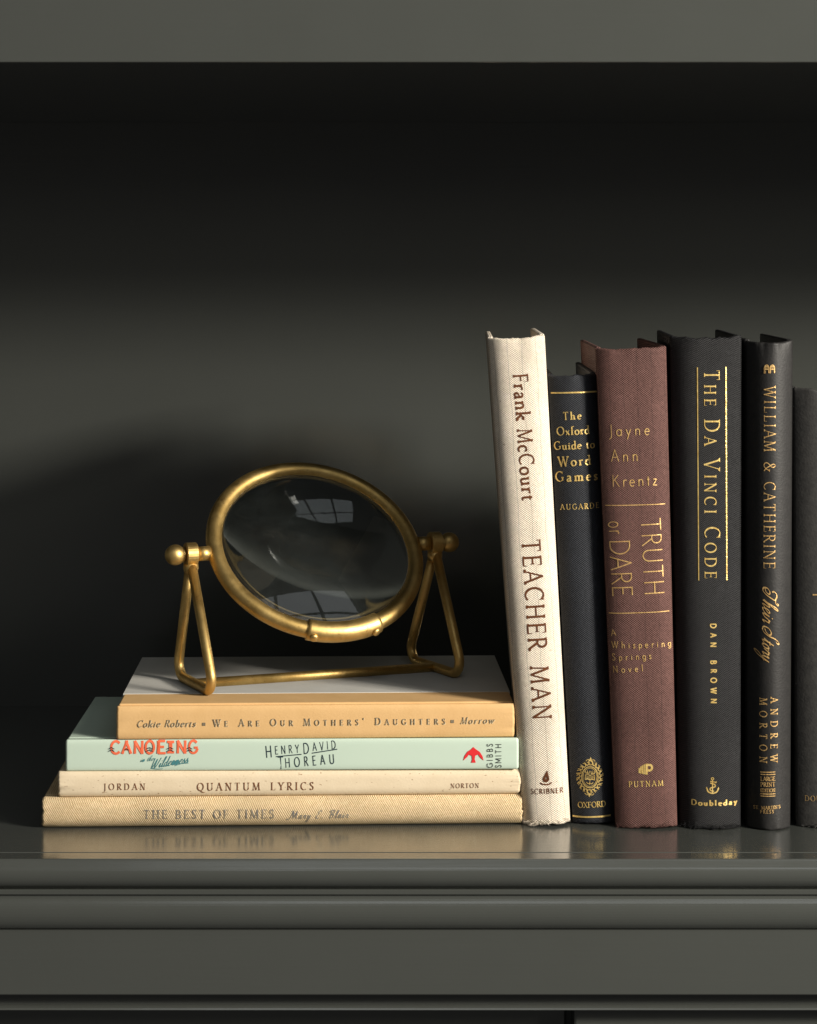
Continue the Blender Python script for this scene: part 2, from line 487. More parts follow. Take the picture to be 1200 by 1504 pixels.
SCRIPT = {   # connected cursive, slant is added by the pen
'T': (.66, 'n ~-.06,.62 -.16,.72 -.08,.90 .12,.92 .34,.84 .56,.86 .66,.98 .58,1.04 .52,.96;n ~.40,.86 .38,.60 .30,.22 .12,.0 -.10,.08 -.16,.30 .0,.46 .18,.40 .12,.2 -.10,.14', ''),
'S': (.62, 'n ~.50,.90 .60,1.0 .52,1.10 .40,1.0 .34,.76 .36,.42 .26,.10 .06,.0 -.14,.12 -.14,.42 .08,.58 .26,.46 .18,.24 -.02,.14', ''),
'h': (.42, 'n ~-.02,.06 .12,.40 .28,.84 .26,1.0 .16,.92 .10,.5 .06,0;n ~.08,.10 .20,.40 .30,.44 .32,.30 .28,.06 .34,.01 .44,.12', ''),
'e': (.32, 'n ~-.02,.10 .14,.22 .26,.36 .20,.46 .08,.38 .04,.18 .10,.02 .20,.02 .34,.12', ''),
'i': (.22, 'n ~-.02,.10 .10,.44 .08,.10 .12,.01 .24,.12;n .13,.60 .15,.66', ''),
'r': (.34, 'n ~-.02,.10 .10,.46 .14,.40 .26,.40 .24,.10 .28,.01 .36,.12', ''),
't': (.24, 'n ~-.02,.10 .12,.50 .16,.74 .10,.3 .10,.06 .16,.01 .26,.12;n .02,.48 .26,.50', ''),
'o': (.34, 'n ~.20,.44 .08,.36 .04,.16 .12,.01 .24,.08 .28,.28 .20,.44 .26,.38 .38,.42', ''),
'y': (.38, 'n ~-.02,.30 .08,.44 .08,.14 .14,.02 .26,.14 .34,.44 .30,.10 .20,-.28 .04,-.50 -.04,-.40 .08,-.16 .40,.12', ''),
'W': (.86, 'n ~.02,.92 .10,1.0 .14,.9 .10,.3 .12,.0 .30,.4 .46,.90 .42,.4 .44,.0 .62,.3 .82,.98', ''),
'l': (.22, 'n ~-.02,.06 .14,.5 .24,.90 .18,1.0 .10,.7 .08,.12 .14,.01 .26,.14', ''),
'd': (.40, 'n ~.26,.40 .12,.44 .04,.24 .08,.02 .22,.10 .30,.40 .36,1.0 .28,.4 .28,.06 .34,.01 .44,.14', ''),
'n': (.42, 'n ~-.02,.10 .08,.44 .06,.0;n ~.07,.14 .22,.44 .30,.36 .26,.08 .32,.01 .44,.14', ''),
's': (.30, 'n ~-.02,.08 .18,.48 .14,.36 .24,.18 .18,.02 .04,.04;n ~.2,.04 .26,.04 .34,.14', ''),
'M': (1.0, 'n ~-.36,.02 -.26,-.10 -.08,-.08 .08,.2 .22,.8 .30,1.0 .10,1.0 -.02,.9;n .30,1.0 .44,.04;n .44,.04 .76,1.0;n ~.76,1.0 .78,.2 .86,.0 .96,.10', ''),
'B': (.66, 'n ~.22,.94 .20,.4 .12,.0;n ~-.02,.74 .06,.96 .30,1.02 .54,.92 .46,.62 .24,.52 .50,.46 .52,.16 .30,.0 .06,.06', ''),
'E': (.60, 'n ~.56,.84 .50,.98 .32,.96 .22,.78 .34,.56 .20,.44 .10,.2 .26,.0 .48,.10', ''),
'a': (.40, 'n ~.28,.40 .14,.44 .04,.24 .08,.02 .20,.08 .30,.42 .28,.08 .34,.01 .42,.12', ''),
}
SCRIPT['m'] = G['m']

def stroke_quads(pts, wfun, closed=False):
    n = len(pts)
    if not closed:
        for i in range(1, n - 1):
            ax, ay = pts[i][0] - pts[i - 1][0], pts[i][1] - pts[i - 1][1]
            bx, by = pts[i + 1][0] - pts[i][0], pts[i + 1][1] - pts[i][1]
            if abs(math.atan2(ax * by - ay * bx, ax * bx + ay * by)) > R(50):
                return stroke_quads(pts[:i + 1], wfun) + stroke_quads(pts[i:], wfun)
    L, Rr = [], []
    for i in range(n):
        if closed:
            a, b = pts[(i - 1) % (n - 1)], pts[(i + 1) % (n - 1)]
        else:
            a, b = pts[max(i - 1, 0)], pts[min(i + 1, n - 1)]
        dx, dy = b[0] - a[0], b[1] - a[1]
        l = math.hypot(dx, dy) or 1e-9
        dx, dy = dx / l, dy / l
        hw = wfun(dx, dy) / 2
        L.append((pts[i][0] - dy * hw, pts[i][1] + dx * hw))
        Rr.append((pts[i][0] + dy * hw, pts[i][1] - dx * hw))
    return [[L[i], Rr[i], Rr[i + 1], L[i + 1]] for i in range(n - 1)]

class Font:
    def __init__(self, stem=.12, hair=.05, serif=.09, ang=18, over=(), slant=0.0, sc=None, wx=1.0, sh=None, track=.04, space=None):
        self.stem, self.hair, self.serif, self.ang, self.over = stem, hair, serif, ang, over
        self.slant, self.sc, self.wx, self.track, self.space = slant, sc, wx, track, space
        self.sh = sh if sh is not None else hair * .8
    def wfun(self, flag):
        if flag == 'k': return lambda dx, dy: self.stem
        if flag == 'h': return lambda dx, dy: self.hair
        al = R(self.ang)
        def f(dx, dy):
            s = abs(dy * math.cos(al) - dx * math.sin(al)) if False else abs(math.sin(math.atan2(dy, dx) - al))
            return self.hair + (self.stem * 1.06 - self.hair) * s ** 1.25
        return f
    def glyph(self, ch):
        """-> advance, list of convex polygons"""
        s = 1.0
        if self.sc and ch.islower():
            ch, s = ch.upper(), self.sc
        for dct in self.over:
            if ch in dct:
                g = dct[ch]; break
        else:
            g = G[ch]
        adv, strokes, serifs = g
        polys = []
        for st in filter(None, strokes.split(';')):
            flag, path = st.split(' ', 1)
            if path.rstrip().endswith('~'):
                continue
            pts = parse(path)
            closed = len(pts) > 8 and math.hypot(pts[0][0] - pts[-1][0], pts[0][1] - pts[-1][1]) < 1e-3
            # keep weight when small caps shrink
            wf = self.wfun(flag)
            k = 1.0 / s ** .6
            polys += stroke_quads(pts, (lambda dx, dy, wf=wf, k=k: wf(dx, dy) * k), closed)
        if self.serif:
            sw, sh = self.serif, self.sh
            st = self.stem
            for sf in serifs.split():
                c = sf[0]; v = list(map(float, sf[1:].split(',')))
                x, y = v[0], v[1]
                if c in 'FLRTlr':
                    up = 1 if c in 'FLR' else -1
                    lw = sw + st / 2 if c not in 'Rr' else st / 2
                    rw = sw + st / 2 if c not in 'Ll' else st / 2
                    polys.append([(x - lw, y), (x + rw, y), (x + rw, y + up * sh), (x - lw, y + up * sh)])
                    q = min(st * .5, .05)
                    polys.append([(x - min(lw, st / 2 + q), y + up * sh), (x + min(rw, st / 2 + q), y + up * sh), (x + st / 2, y + up * (sh + .08)), (x - st / 2, y + up * (sh + .08))])
                elif c == 'V':
                    d = v[2]
                    hw = self.hair * .55
                    polys.append([(x - hw * .2, y), (x + hw, y), (x + hw, y + d), (x + hw * .1, y + d)])
        if ch.islower() and not any(ch in d and d is SCRIPT for d in self.over):
            fy = lambda y: y * 1.22 if y < .46 else .5612 + (y - .46) * .8126
            polys = [[(a * 1.18, fy(b)) for a, b in p] for p in polys]
            adv *= 1.18
        if s != 1.0:
            polys = [[(a * s, b * s) for a, b in p] for p in polys]
            adv *= s
        if self.slant:
            polys = [[(a + b * self.slant, b) for a, b in p] for p in polys]
        return adv, polys

def union(polys):
    V, Fc = [], []
    polys = [t for p in polys for t in ([p] if len(p) == 3 else [[p[0], p[k], p[k + 1]] for k in range(1, len(p) - 1)])]
    for p in polys:
        area = sum(p[i][0] * p[(i + 1) % len(p)][1] - p[(i + 1) % len(p)][0] * p[i][1] for i in range(len(p)))
        if abs(area) < 1e-9:
            continue
        if area < 0:
            p = p[::-1]
        Fc.append(list(range(len(V), len(V) + len(p))))
        V += [Vector(q) for q in p]
    if not V:
        return [], []
    vo, eo, fo, ov, oe, of = delaunay_2d_cdt(V, [], Fc, 0, 1e-5)
    return [tuple(v) for v in vo], [f for f, src in zip(fo, of) if src]

class Book:
    """local frame: x thickness (around cx), y depth from the spine front, z along the spine"""
    def __init__(self, name, label, group, loc, lean, yaw, T, H, D, mat, board_mat=None, d=.004, n=3.0, taper=0.0,
                 cx=0.0, wob=.0006, sag=.0006, crimp=.0006, bt=.0026, seed=0, over=.0008, lie=False, groove=.0014, jw=.006):
        self.o = empty(name, label, 'book', loc, group)
        self.o.rotation_euler = (0, lean, yaw)
        self.M = Matrix.Translation(loc) @ self.o.rotation_euler.to_matrix().to_4x4()
        self.MI = self.M.inverted()
        self.T, self.H, self.D, self.d, self.n, self.tp, self.cx = T, H, D, d, n, taper, cx
        bm_ = board_mat or mat
        rn = random.Random(seed)
        # spine sheet
        ts = [-1 + 2 * i / 30 for i in range(31)]
        prof = [(t * T / 2, d * abs(t) ** n) for t in ts]
        dx0 = [(-groove * .2, d + jw * .2), (-groove, d + jw * .5), (-groove, d + jw)]
        left = [(-T / 2 - a, b) for a, b in dx0][::-1]
        right = [(T / 2 + a, b) for a, b in dx0]
        prof = left + prof + right
        zs = [0, .0006, .0015, .003, .005, .008, .012, .018]
        zs = zs + [.018 + (H - .036) * i / 16 for i in range(1, 16)] + [H - z for z in zs[::-1]]
        bm = bmesh.new()
        th = .0014
        def wear(x, y, z, inner):
            t = 2 * x / T
            e0 = math.exp(-z / .004); e1 = math.exp(-(H - z) / .004)
            zz = z
            zz += math.exp(-z / .012) * (wob * (n1(t * 3.1, seed) + .8 * n1(t * 11, seed + 3) + .5 * n1(t * 31, seed + 1)) + sag * .4 * (1 - t * t))
            zz += math.exp(-(H - z) / .012) * (-sag * (1 - t * t) + wob * (n1(t * 3.7, seed + 9) + .8 * n1(t * 13, seed + 5)))
            yy = y + crimp * (e1 * (n1(t * 2.2, seed + 2) * 1.1 + .35 * n1(t * 7, seed + 8) + .4) + e0 * (n1(t * 2.6, seed + 4) * .8 + .3))
            yy += .00012 * n1(z * 60 + t, seed + 6)
            return self.tap(x, yy, zz)
        outer, inner = [], []
        for (x, y) in prof:
            outer.append([bm.verts.new(wear(x, y, z, 0)) for z in zs])
            xi = x * (1 - 2 * th / T)
            inner.append([bm.verts.new(wear(xi, y + th, z, 1)) for z in (zs[0], H / 2, zs[-1])])
        m = len(zs)
        for i in range(len(prof) - 1):
            for k in range(m - 1):
                bm.faces.new((outer[i][k], outer[i + 1][k], outer[i + 1][k + 1], outer[i][k + 1]))
            for k in range(2):
                bm.faces.new((inner[i][k], inner[i][k + 1], inner[i + 1][k + 1], inner[i + 1][k]))
        for k_out, k_in, sgn in ((0, 0, -1), (m - 1, 2, 1)):
            mid = []
            for i in range(len(prof)):
                c = (outer[i][k_out].co + inner[i][k_in].co) / 2
                c.z += sgn * .0007
                mid.append(bm.verts.new(c))
            for i in range(len(prof) - 1):
                a, b = (outer[i][k_out], outer[i + 1][k_out])
                e, f = (inner[i][k_in], inner[i + 1][k_in])
                q1 = (a, b, mid[i + 1], mid[i]); q2 = (mid[i], mid[i + 1], f, e)
                bm.faces.new(q1 if sgn > 0 else q1[::-1]); bm.faces.new(q2 if sgn > 0 else q2[::-1])
        bmesh.ops.recalc_face_normals(bm, faces=bm.faces[:])
        self.spine = finish('spine', bm, mat, self.o, True)
        # boards
        yb = d + jw - .0004
        for s in (-1, 1):
            x0, x1 = sorted((s * T / 2, s * (T / 2 - bt)))
            b = box_bm(x0, x1, yb, D, -.0002, H + over, .0007, 2)
            bmesh.ops.subdivide_edges(b, edges=[e for e in b.edges if abs(e.verts[0].co.z - e.verts[1].co.z) > .05], cuts=6)
            for v in b.verts:
                v.co = self.tap(v.co.x, v.co.y, v.co.z + .0003 * n1(v.co.y * 90, seed + s))
            ob = finish('board', b, bm_, self.o)
        # pages
        b = box_bm(-T / 2 + bt + .0002, T / 2 - bt - .0002, d + .003, D - .006, .0028, H - .0075)
        for v in b.verts:
            v.co = self.tap(*v.co)
        finish('page_block', b, PAGES, self.o)
    def tap(self, x, y, z):
        return Vector((self.cx + x * (1 + self.tp * (z / self.H - .5)), y, z))
    def surf(self, x, z, off):
        """x is local (tapered) coordinate on the front"""
        k = 1 + self.tp * (z / self.H - .5)
        t = (x - self.cx) / k / (self.T / 2)
        t = max(-1, min(1, t))
        y = self.d * abs(t) ** self.n + .00012 * n1(z * 60 + t, 0) * 0
        return Vector((x, y - off, z))
    def loc(self, p):
        """photo pixel -> local (x, z) on the spine front"""
        dirv = Vector(((p[0] - 600) / F, 1, (421 - p[1]) / F))
        a = self.MI @ CAM
        d = self.MI.to_3x3() @ dirv
        yt = self.d * .25
        for _ in range(3):
            s = (yt - a.y) / d.y
            h = a + d * s
            yt = self.surf(h.x, h.z, 0).y
        return h.x, h.z
    def put(self, name, vs, fs, mat, off=.00022, parent=None):
        """vs are local (x, z)"""
        bm = bmesh.new()
        V = [bm.verts.new((x, 0, z)) for x, z in vs]
        for f in fs:
            try:
                bm.faces.new([V[i] for i in f])
            except ValueError:
                pass
        # cut along the spine's curvature
        if self.n < 6:
            k = 14
            for i in range(1, k):
                x = self.cx - self.T / 2 + self.T * i / k
                bmesh.ops.bisect_plane(bm, geom=bm.verts[:] + bm.edges[:] + bm.faces[:], plane_co=(x, 0, 0), plane_no=(1, 0, 0), dist=1e-7)
        for v in bm.verts:
            v.co = self.surf(v.co.x, v.co.z, off)
        for f in bm.faces:
            f.normal_update()
            if f.normal.y > 0:
                f.normal_flip()
        return finish(name, bm, mat, parent or self.o)
    def text(self, name, s, p0, p1, cap, font, mat, off=.00022, cells=None, shift=(0, 0)):
        x0, z0 = self.loc((p0[0] + shift[0], p0[1] + shift[1]))
        x1, z1 = self.loc((p1[0] + shift[0], p1[1] + shift[1]))
        L = math.hypot(x1 - x0, z1 - z0)
        ux, uz = (x1 - x0) / L, (z1 - z0) / L
        up = self.up2(ux, uz)
        H = cap * (CAM_DIST(self, x0, z0)) / F
        gl = [font.glyph(c) for c in s]
        if font.space:
            gl = [((font.space if c == ' ' else g[0]), g[1]) for c, g in zip(s, gl)]
        nat = sum(g[0] for g in gl) * font.wx * H
        n = len(s) - 1
        tr = (L - nat) / max(n, 1) if n else 0
        tr_min = font.track * H
        xs = font.wx * H
        if tr < tr_min:                   # squeeze letters
            k = (L - tr_min * n) / nat
            xs *= k; tr = tr_min
        allv, allf = [], []
        cur = 0.0
        for adv, polys in gl:
            if polys:
                vs, fs = union(polys)
                b = len(allv)
                for vx, vy in vs:
                    a = cur + vx * xs; c = vy * H
                    allv.append((x0 + ux * a + up[0] * c, z0 + uz * a + up[1] * c))
                allf += [[i + b for i in f] for f in fs]
            cur += adv * xs + tr
        if cells:
            allv, allf = [], []
            sp = L / cells[-1][1]
            for (adv, polys), (c0, c1) in zip(gl, cells):
                vs, fs = union(polys)
                lo_, hi_ = min(v[0] for v in vs), max(v[0] for v in vs)
                b = len(allv)
                for vx, vy in vs:
                    a = (c0 + (vx - lo_) / (hi_ - lo_) * (c1 - c0)) * sp; c = vy * H
                    allv.append((x0 + ux * a + up[0] * c, z0 + uz * a + up[1] * c))
                allf += [[i + b for i in f] for f in fs]
        return self.put(name, allv, allf, mat, off)
    def up2(self, ux, uz):
        return (-uz, ux)
    def shape(self, name, polys, c, scale, mat, ang=0.0, off=.00022):
        """polygons in photo-pixel-like units around centre pixel c, y up; drawn upright in the photo"""
        p0 = self.loc(c); p1 = self.loc((c[0] + 10, c[1])); p2 = self.loc((c[0], c[1] - 10))
        ex = ((p1[0] - p0[0]) / 10, (p1[1] - p0[1]) / 10); ey = ((p2[0] - p0[0]) / 10, (p2[1] - p0[1]) / 10)
        ca, sa = math.cos(ang), math.sin(ang)
        vs, fs = union([[((a * ca - b * sa) * scale, (a * sa + b * ca) * scale) for a, b in p] for p in polys])
        return self.put(name, [(p0[0] + ex[0] * a + ey[0] * b, p0[1] + ex[1] * a + ey[1] * b) for a, b in vs], fs, mat, off)
    def rule(self, name, p0, p1, wd, mat):
        d = (p1[0] - p0[0], p1[1] - p0[1]); l = math.hypot(*d)
        nx, ny = -d[1] / l * wd / 2, d[0] / l * wd / 2
        c = ((p0[0] + p1[0]) / 2, (p0[1] + p1[1]) / 2)
        pts = [(p0[0] + nx, p0[1] + ny), (p1[0] + nx, p1[1] + ny), (p1[0] - nx, p1[1] - ny), (p0[0] - nx, p0[1] - ny)]
        vs = [self.loc(p) for p in pts]
        return self.put(name, vs, [[0, 1, 2, 3]], mat)

def CAM_DIST(book, x, z):
    return (book.M @ Vector((x, 0, z))).y + 1.05

def ring_poly(cx, cy, rx, ry, wd, a0=0, a1=360, n=36):
    pts = [(cx + rx * math.cos(R(a0 + (a1 - a0) * i / n)), cy + ry * math.sin(R(a0 + (a1 - a0) * i / n))) for i in range(n + 1)]
    return stroke_quads(pts, lambda dx, dy: wd, abs(a1 - a0) == 360)
def path_poly(tokens, wd):
    return stroke_quads(parse(tokens), lambda dx, dy: wd)
def taper_poly(tokens, w0, w1):
    pts = parse(tokens); n = len(pts); out = []
    qs = stroke_quads(pts, lambda dx, dy: 1.0)
    for i, q in enumerate(qs):
        wa = w0 + (w1 - w0) * i / (n - 1); wb = w0 + (w1 - w0) * (i + 1) / (n - 1)
        (a, b), (c, d) = pts[i], pts[i + 1]
        out.append([(a + (q[0][0] - a) * wa, b + (q[0][1] - b) * wa), (a + (q[1][0] - a) * wa, b + (q[1][1] - b) * wa),
                    (c + (q[2][0] - c) * wb, d + (q[2][1] - d) * wb), (c + (q[3][0] - c) * wb, d + (q[3][1] - d) * wb)])
    return out

# fonts
ROMAN = Font(.115, .05, .075, 18)
FLARE = Font(.125, .075, .035, 20, sh=.05)              # barely serifed display roman
LIGHT = Font(.085, .04, .06, 15)
BOOK = Font(.125, .055, .07, 18, track=.02)
SLAB = Font(.13, .08, .085, 10, sh=.08)
SCAPS = Font(.12, .05, .085, 15, sc=.74)
BODSC = Font(.135, .062, .07, 0, sc=.78, track=.1)
ITAL = Font(.115, .05, .035, 25, slant=.28, track=.03)
BOLD = {k: v for k, v in SANS.items() if k != 'a'}
SANSL = Font(.072, .072, 0, 0, over=(SANS,))
SANSM = Font(.10, .10, 0, 0, over=(SANS,), wx=1.0)
SANSB = Font(.19, .18, 0, 0, over=(SANS,))
SANSX = Font(.20, .16, 0, 0, over=(SANS,), wx=1.25)
DECO = Font(.085, .085, 0, 0, over=(SANS,), wx=.72, track=-.02)
CAN = {'I': (.5, 'k .05,.90 .45,.90;k .25,.1 .25,.9;k .05,.10 .45,.10', '')}
CANOE = Font(.195, .185, 0, 0, over=(CAN, SANS), wx=.86, track=.02)
CURS = Font(.085, .045, 0, 40, over=(SCRIPT,), slant=.55, track=-.05)
CHANC = Font(.135, .075, 0, 40, over=(SCRIPT,), slant=.30, track=-.02)

# ------------------------------------------------------------------ cloths and papers
CREAM = m_cloth('cream_linen', (.97, .875, .735), (.58, .49, .38), .0013, ribs=.01, flecks=(.25, .17, .09), bump=.55)
NAVYCL = m_cloth('navy_black_cloth', (.034, .038, .048), (.003, .0035, .005), .0013, rough=.6, bump=.6, ribs=0)
PLUM = m_cloth('plum_cloth', (.205, .102, .088), (.036, .013, .010), .0013, rough=.75, bump=.6)
BLACKCL = m_cloth('black_twill_cloth', (.029, .029, .031), (.0015, .0015, .002), .0013, rough=.6, bump=.8, twill=.5)
BURLAP = m_cloth('tan_burlap', (.97, .78, .51), (.48, .31, .13), .0013, bump=.75, ribs=0, irregular=.55, twill=.3)
CHAR = m_paper('charcoal_paper', (.0115, .011, .011), (.019, .018, .0175), .55, None, 300, .35)
CHAR2 = m_paper('worn_charcoal_paper', (.032, .031, .030), (.052, .050, .047), .6, None, 350, .4)
MINT = m_paper('mint_laminate', (.55, .67, .56), (.58, .69, .58), .34, None, 12, .03, spec=.5)
OAT = m_paper('oatmeal_paper', (.78, .65, .465), (.72, .59, .41), .7, (.30, .17, .08), 70, .25)
KRAFT = m_paper('tan_kraft_paper', (.75, .475, .215), (.69, .43, .185), .6, None, 80, .2, (.60, .33, .12))
GREYP = m_paper('grey_cover_paper', (.56, .545, .50), (.60, .585, .54), .65, None, 80, .15)

# ------------------------------------------------------------------ stacked books
GS = 'books stacked flat under the magnifying glass'
def lying(name_label, xl, xr, z0, z1, Y, yaw, D, mat, seed, **kw):
    dl = 1.05 + Y
    X = (xl - 600) * dl / F
    Hh = (xr - xl) / 3000.0
    Hh = ((xr - 600) * (dl + math.sin(yaw) * .2) / F - X) / math.cos(yaw)
    return Book('hardback_book', name_label, GS, (X, Y, z0), R(90), yaw, z1 - z0, Hh, D, mat, cx=-(z1 - z0) / 2, seed=seed, lie=True, **kw)

b1 = lying('tan burlap-covered book at the bottom of the flat stack, resting on the shelf', 63, 767, .0003, .0150, -.005, R(1.9), .152, BURLAP, 11,
           d=.0042, n=2.8, wob=.0008, sag=.0005, crimp=.0008, bt=.0024, groove=.0006)
b2 = lying('speckled oatmeal book with brown lettering, directly on the burlap book', 87, 762, .0152, .0276, -.003, R(1.8), .142, OAT, 12,
           d=.0018, n=4, wob=.0005, sag=-.0003, crimp=.0010, bt=.0022, groove=.0004)
b3 = lying('glossy mint green book with orange and navy lettering in the flat stack', 98, 760, .0278, .0430, -.0014, R(1.1), .111, MINT, 13,
           d=.0006, n=8, wob=.00005, sag=0, crimp=.0001, bt=.0024, groove=.0003, over=.0002)
b4 = lying('tan paper book with grey upper cover, topmost of the flat stack beneath the magnifying glass', 173, 754, .0432, .0596, -.002, R(1.9), .137, KRAFT, 14,
           d=.0010, n=6, wob=.0002, sag=.0001, crimp=.0004, bt=.0024, groove=.0009, over=.0004)
# grey paper side on the top book
bmx = box_bm(-b4.T - .00025, -b4.T + .0012, .031, b4.D + .0003, -.0006, b4.H + .0008, .0002, 1)
finish('cover_paper', bmx, GREYP, b4.o)

# lettering: top book (deboss in colour: lit lower edge painted as a pale copy under grey)
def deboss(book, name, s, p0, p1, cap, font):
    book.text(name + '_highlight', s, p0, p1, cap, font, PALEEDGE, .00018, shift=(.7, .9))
    book.text(name, s, p0, p1, cap, font, GREYINK, .0003)
deboss(b4, 'author_name', 'Cokie Roberts', (201, 1068), (287, 1067), 10.2, ITAL)
deboss(b4, 'title', "We Are Our Mothers' Daughters", (313, 1067), (654, 1063.5), 10.6, BODSC)
deboss(b4, 'publisher_name', 'Morrow', (676, 1063), (725, 1062), 9.8, ITAL)
for c in ((299.5, 1063.5), (664.5, 1059.5)):
    b4.shape('square_mark', [[(-2.3, -2.3), (2.3, -2.3), (2.3, 2.3), (-2.3, 2.3)]], c, 1.0, GREYINK)

# mint book
b3.text('title', 'CANOEING', (161, 1107.2), (292, 1106.2), 18.8, CANOE, ORANGE,
        cells=[(1, 16), (17, 33.5), (35.5, 50), (51.5, 67), (69.5, 82.5), (84.5, 95), (98.5, 113), (115.5, 131)])
chev = []
def chevron(cx, cy, w=4.2, h=2.6, n=2, wd=1.1):
    out = []
    for i in range(n):
        y = cy + (n / 2 - i - .5) * 3.4
        out += path_poly('%f,%f %f,%f' % (cx - w, y - h / 2, cx + .2, y + h / 2), wd) + path_poly('%f,%f %f,%f' % (cx - .2, y + h / 2, cx + w, y - h / 2), wd)
    return out
for cx, n, w_ in ((-62, 2, 4.2), (-40, 1, 3.2), (-6.2, 2, 5), (24.2, 2, 4.6), (52.5, 2, 4.2)):
    chev += chevron(cx, -1.5, w=w_, n=n)
b3.shape('chevron_marks', chev, (226, 1099), 1.0, NAVY, off=.0004)
b3.text('subtitle', 'in the', (206.5, 1119), (225, 1117), 7.5, CURS, TEAL)
b3.text('subtitle', 'Wilderness', (221, 1129), (276, 1120), 14, CURS, TEAL)
b3.shape('underline', path_poly('~-20,-4 -12,-5 -4,-4.5', .9) + path_poly('~14,.0 24,3 34,4', .9), (243, 1124.5), 1.0, TEAL)
hd = Font(.095, .095, 0, 0, over=(SANS,), wx=.70, track=.0)
b3.text('author_name', 'H', (390.5, 1113), (401.8, 1112), 17.5, hd, NAVY)
b3.text('author_name', 'ENRY', (404, 1108), (440, 1105.5), 12.2, hd, NAVY)
b3.text('author_name', 'D', (445.5, 1107.3), (457.5, 1106.5), 16, hd, NAVY)
b3.text('author_name', 'AVID', (459.5, 1103), (494, 1099.5), 12.2, hd, NAVY)
b3.text('author_name', 'T', (408.5, 1129.5), (419.5, 1129), 18.5, hd, NAVY)
b3.text('author_name', 'HOREAU', (419, 1127.5), (492, 1121.5), 14.2, hd, NAVY)
b3.rule('author_rule', (405.5, 1111.2), (443, 1107.7), 1.4, NAVY)
b3.rule('author_rule', (458.5, 1106), (495.5, 1100.2), 1.4, NAVY)
bird = [[(-15, -8), (-13, -1), (-9, 5), (-7, 1), (-9, -2.5)], [(-9, 5), (-3, 9), (-2.5, -1), (-7, 1)], [(-3, 9), (0, 12), (3, 9), (2.5, -1), (-2.5, -1)],
        [(9, 5), (3, 9), (2.5, -1), (7, 1)], [(15, -8), (13, -1), (9, 5), (7, 1), (9, -2.5)], [(-2.5, -1), (2.5, -1), (1.8, -6), (-1.8, -6)],
        [(-1.8, -6), (1.8, -6), (3.4, -11), (-3.4, -11)]]
b3.shape('bird_mark', bird, (695.5, 1109), 1.0, RED)
b3.text('publisher_name', 'GIBBS', (724, 1127.5), (724, 1092), 8.6, SANSM, BLACK)
b3.text('publisher_name', 'SMITH', (736.5, 1127.5), (736.5, 1092), 8.6, SANSM, BLACK)
# oatmeal book
b2.text('author_name', 'JORDAN', (152.5, 1160.3), (213.5, 1160), 9.6, BOOK, BROWNINK)
b2.text('title', 'QUANTUM LYRICS', (289.5, 1161.3), (461, 1160), 11.6, Font(.125, .055, .07, 18, track=.02, space=.6), BROWNINK)
b2.text('publisher_name', 'NORTON', (662, 1157.6), (703.5, 1157), 7, BOOK, BROWNINK)
# burlap book
b1.text('title', 'THE BEST OF TIMES', (211, 1202.6), (402.5, 1201.8), 13.2, Font(.125, .07, .08, 18), SILVER)
b1.text('author_name', 'Mary E. Blair', (425, 1202.5), (511, 1201), 11.5, CHANC, SILVER)

# ------------------------------------------------------------------ upright books
GU = 'books standing upright in a row'
def upright(label, xb, yb, T, H, lean, taper, mat, seed, yaw=R(-1.6), D=.15, **kw):
    d = F * HC / (yb - 421)
    X = (xb - 600) * d / F
    z = T / 2 * (1 - taper / 2) * abs(math.sin(lean)) + .0003
    return Book('hardback_book', label, GU, (X, d - 1.05, z), lean, yaw, T, H, D, mat, taper=taper, seed=seed, **kw)

bT = upright('cream linen book with copper lettering, leaning against the right end of the flat stack', 803.5, 1214.5, .0257, .2392, R(-3.6), .19, CREAM, 21,
             d=.0048, n=3.2, wob=.0006, sag=.0010, crimp=.0009)
bO = upright('short navy-black cloth book with gold crest, between the cream and the plum books', 874, 1212, .0225, .2205, R(-2.9), .09, NAVYCL, 22,
             d=.0042, n=2.4, wob=.0007, sag=.0008, crimp=.0006)
bP = upright('plum brown cloth book with thin gold lettering, beside the short navy-black one', 950.5, 1218.3, .0322, .2340, R(-1.85), .13, PLUM, 23,
             d=.0040, n=3.6, wob=.0006, sag=.0009, crimp=.0007)
bD = upright('thick black cloth book with a gold title between two long gold rules', 1044.5, 1219.5, .0322, .2395, R(-.55), .165, BLACKCL, 24, yaw=R(-4.0), D=.145,
             d=.0065, n=2.5, wob=.0008, sag=.0009, crimp=.0009)
bW = upright('charcoal paper-covered book with gold script on its spine, right of the thick black one', 1130.5, 1221, .0222, .2378, R(.1), .07, CHAR, 25, yaw=R(-3.6), D=.14,
             d=.0075, n=2.0, wob=.0005, sag=.0012, crimp=.0012)
bL = upright('worn charcoal book cut off by the right edge of the picture, shorter than its neighbour', 1220.5, 1217.5, .0335, .2143, R(-.2), .05, CHAR2, 26, yaw=R(-3.6), D=.14,
             d=.0045, n=2.6, wob=.0009, sag=.0006, crimp=.0009)

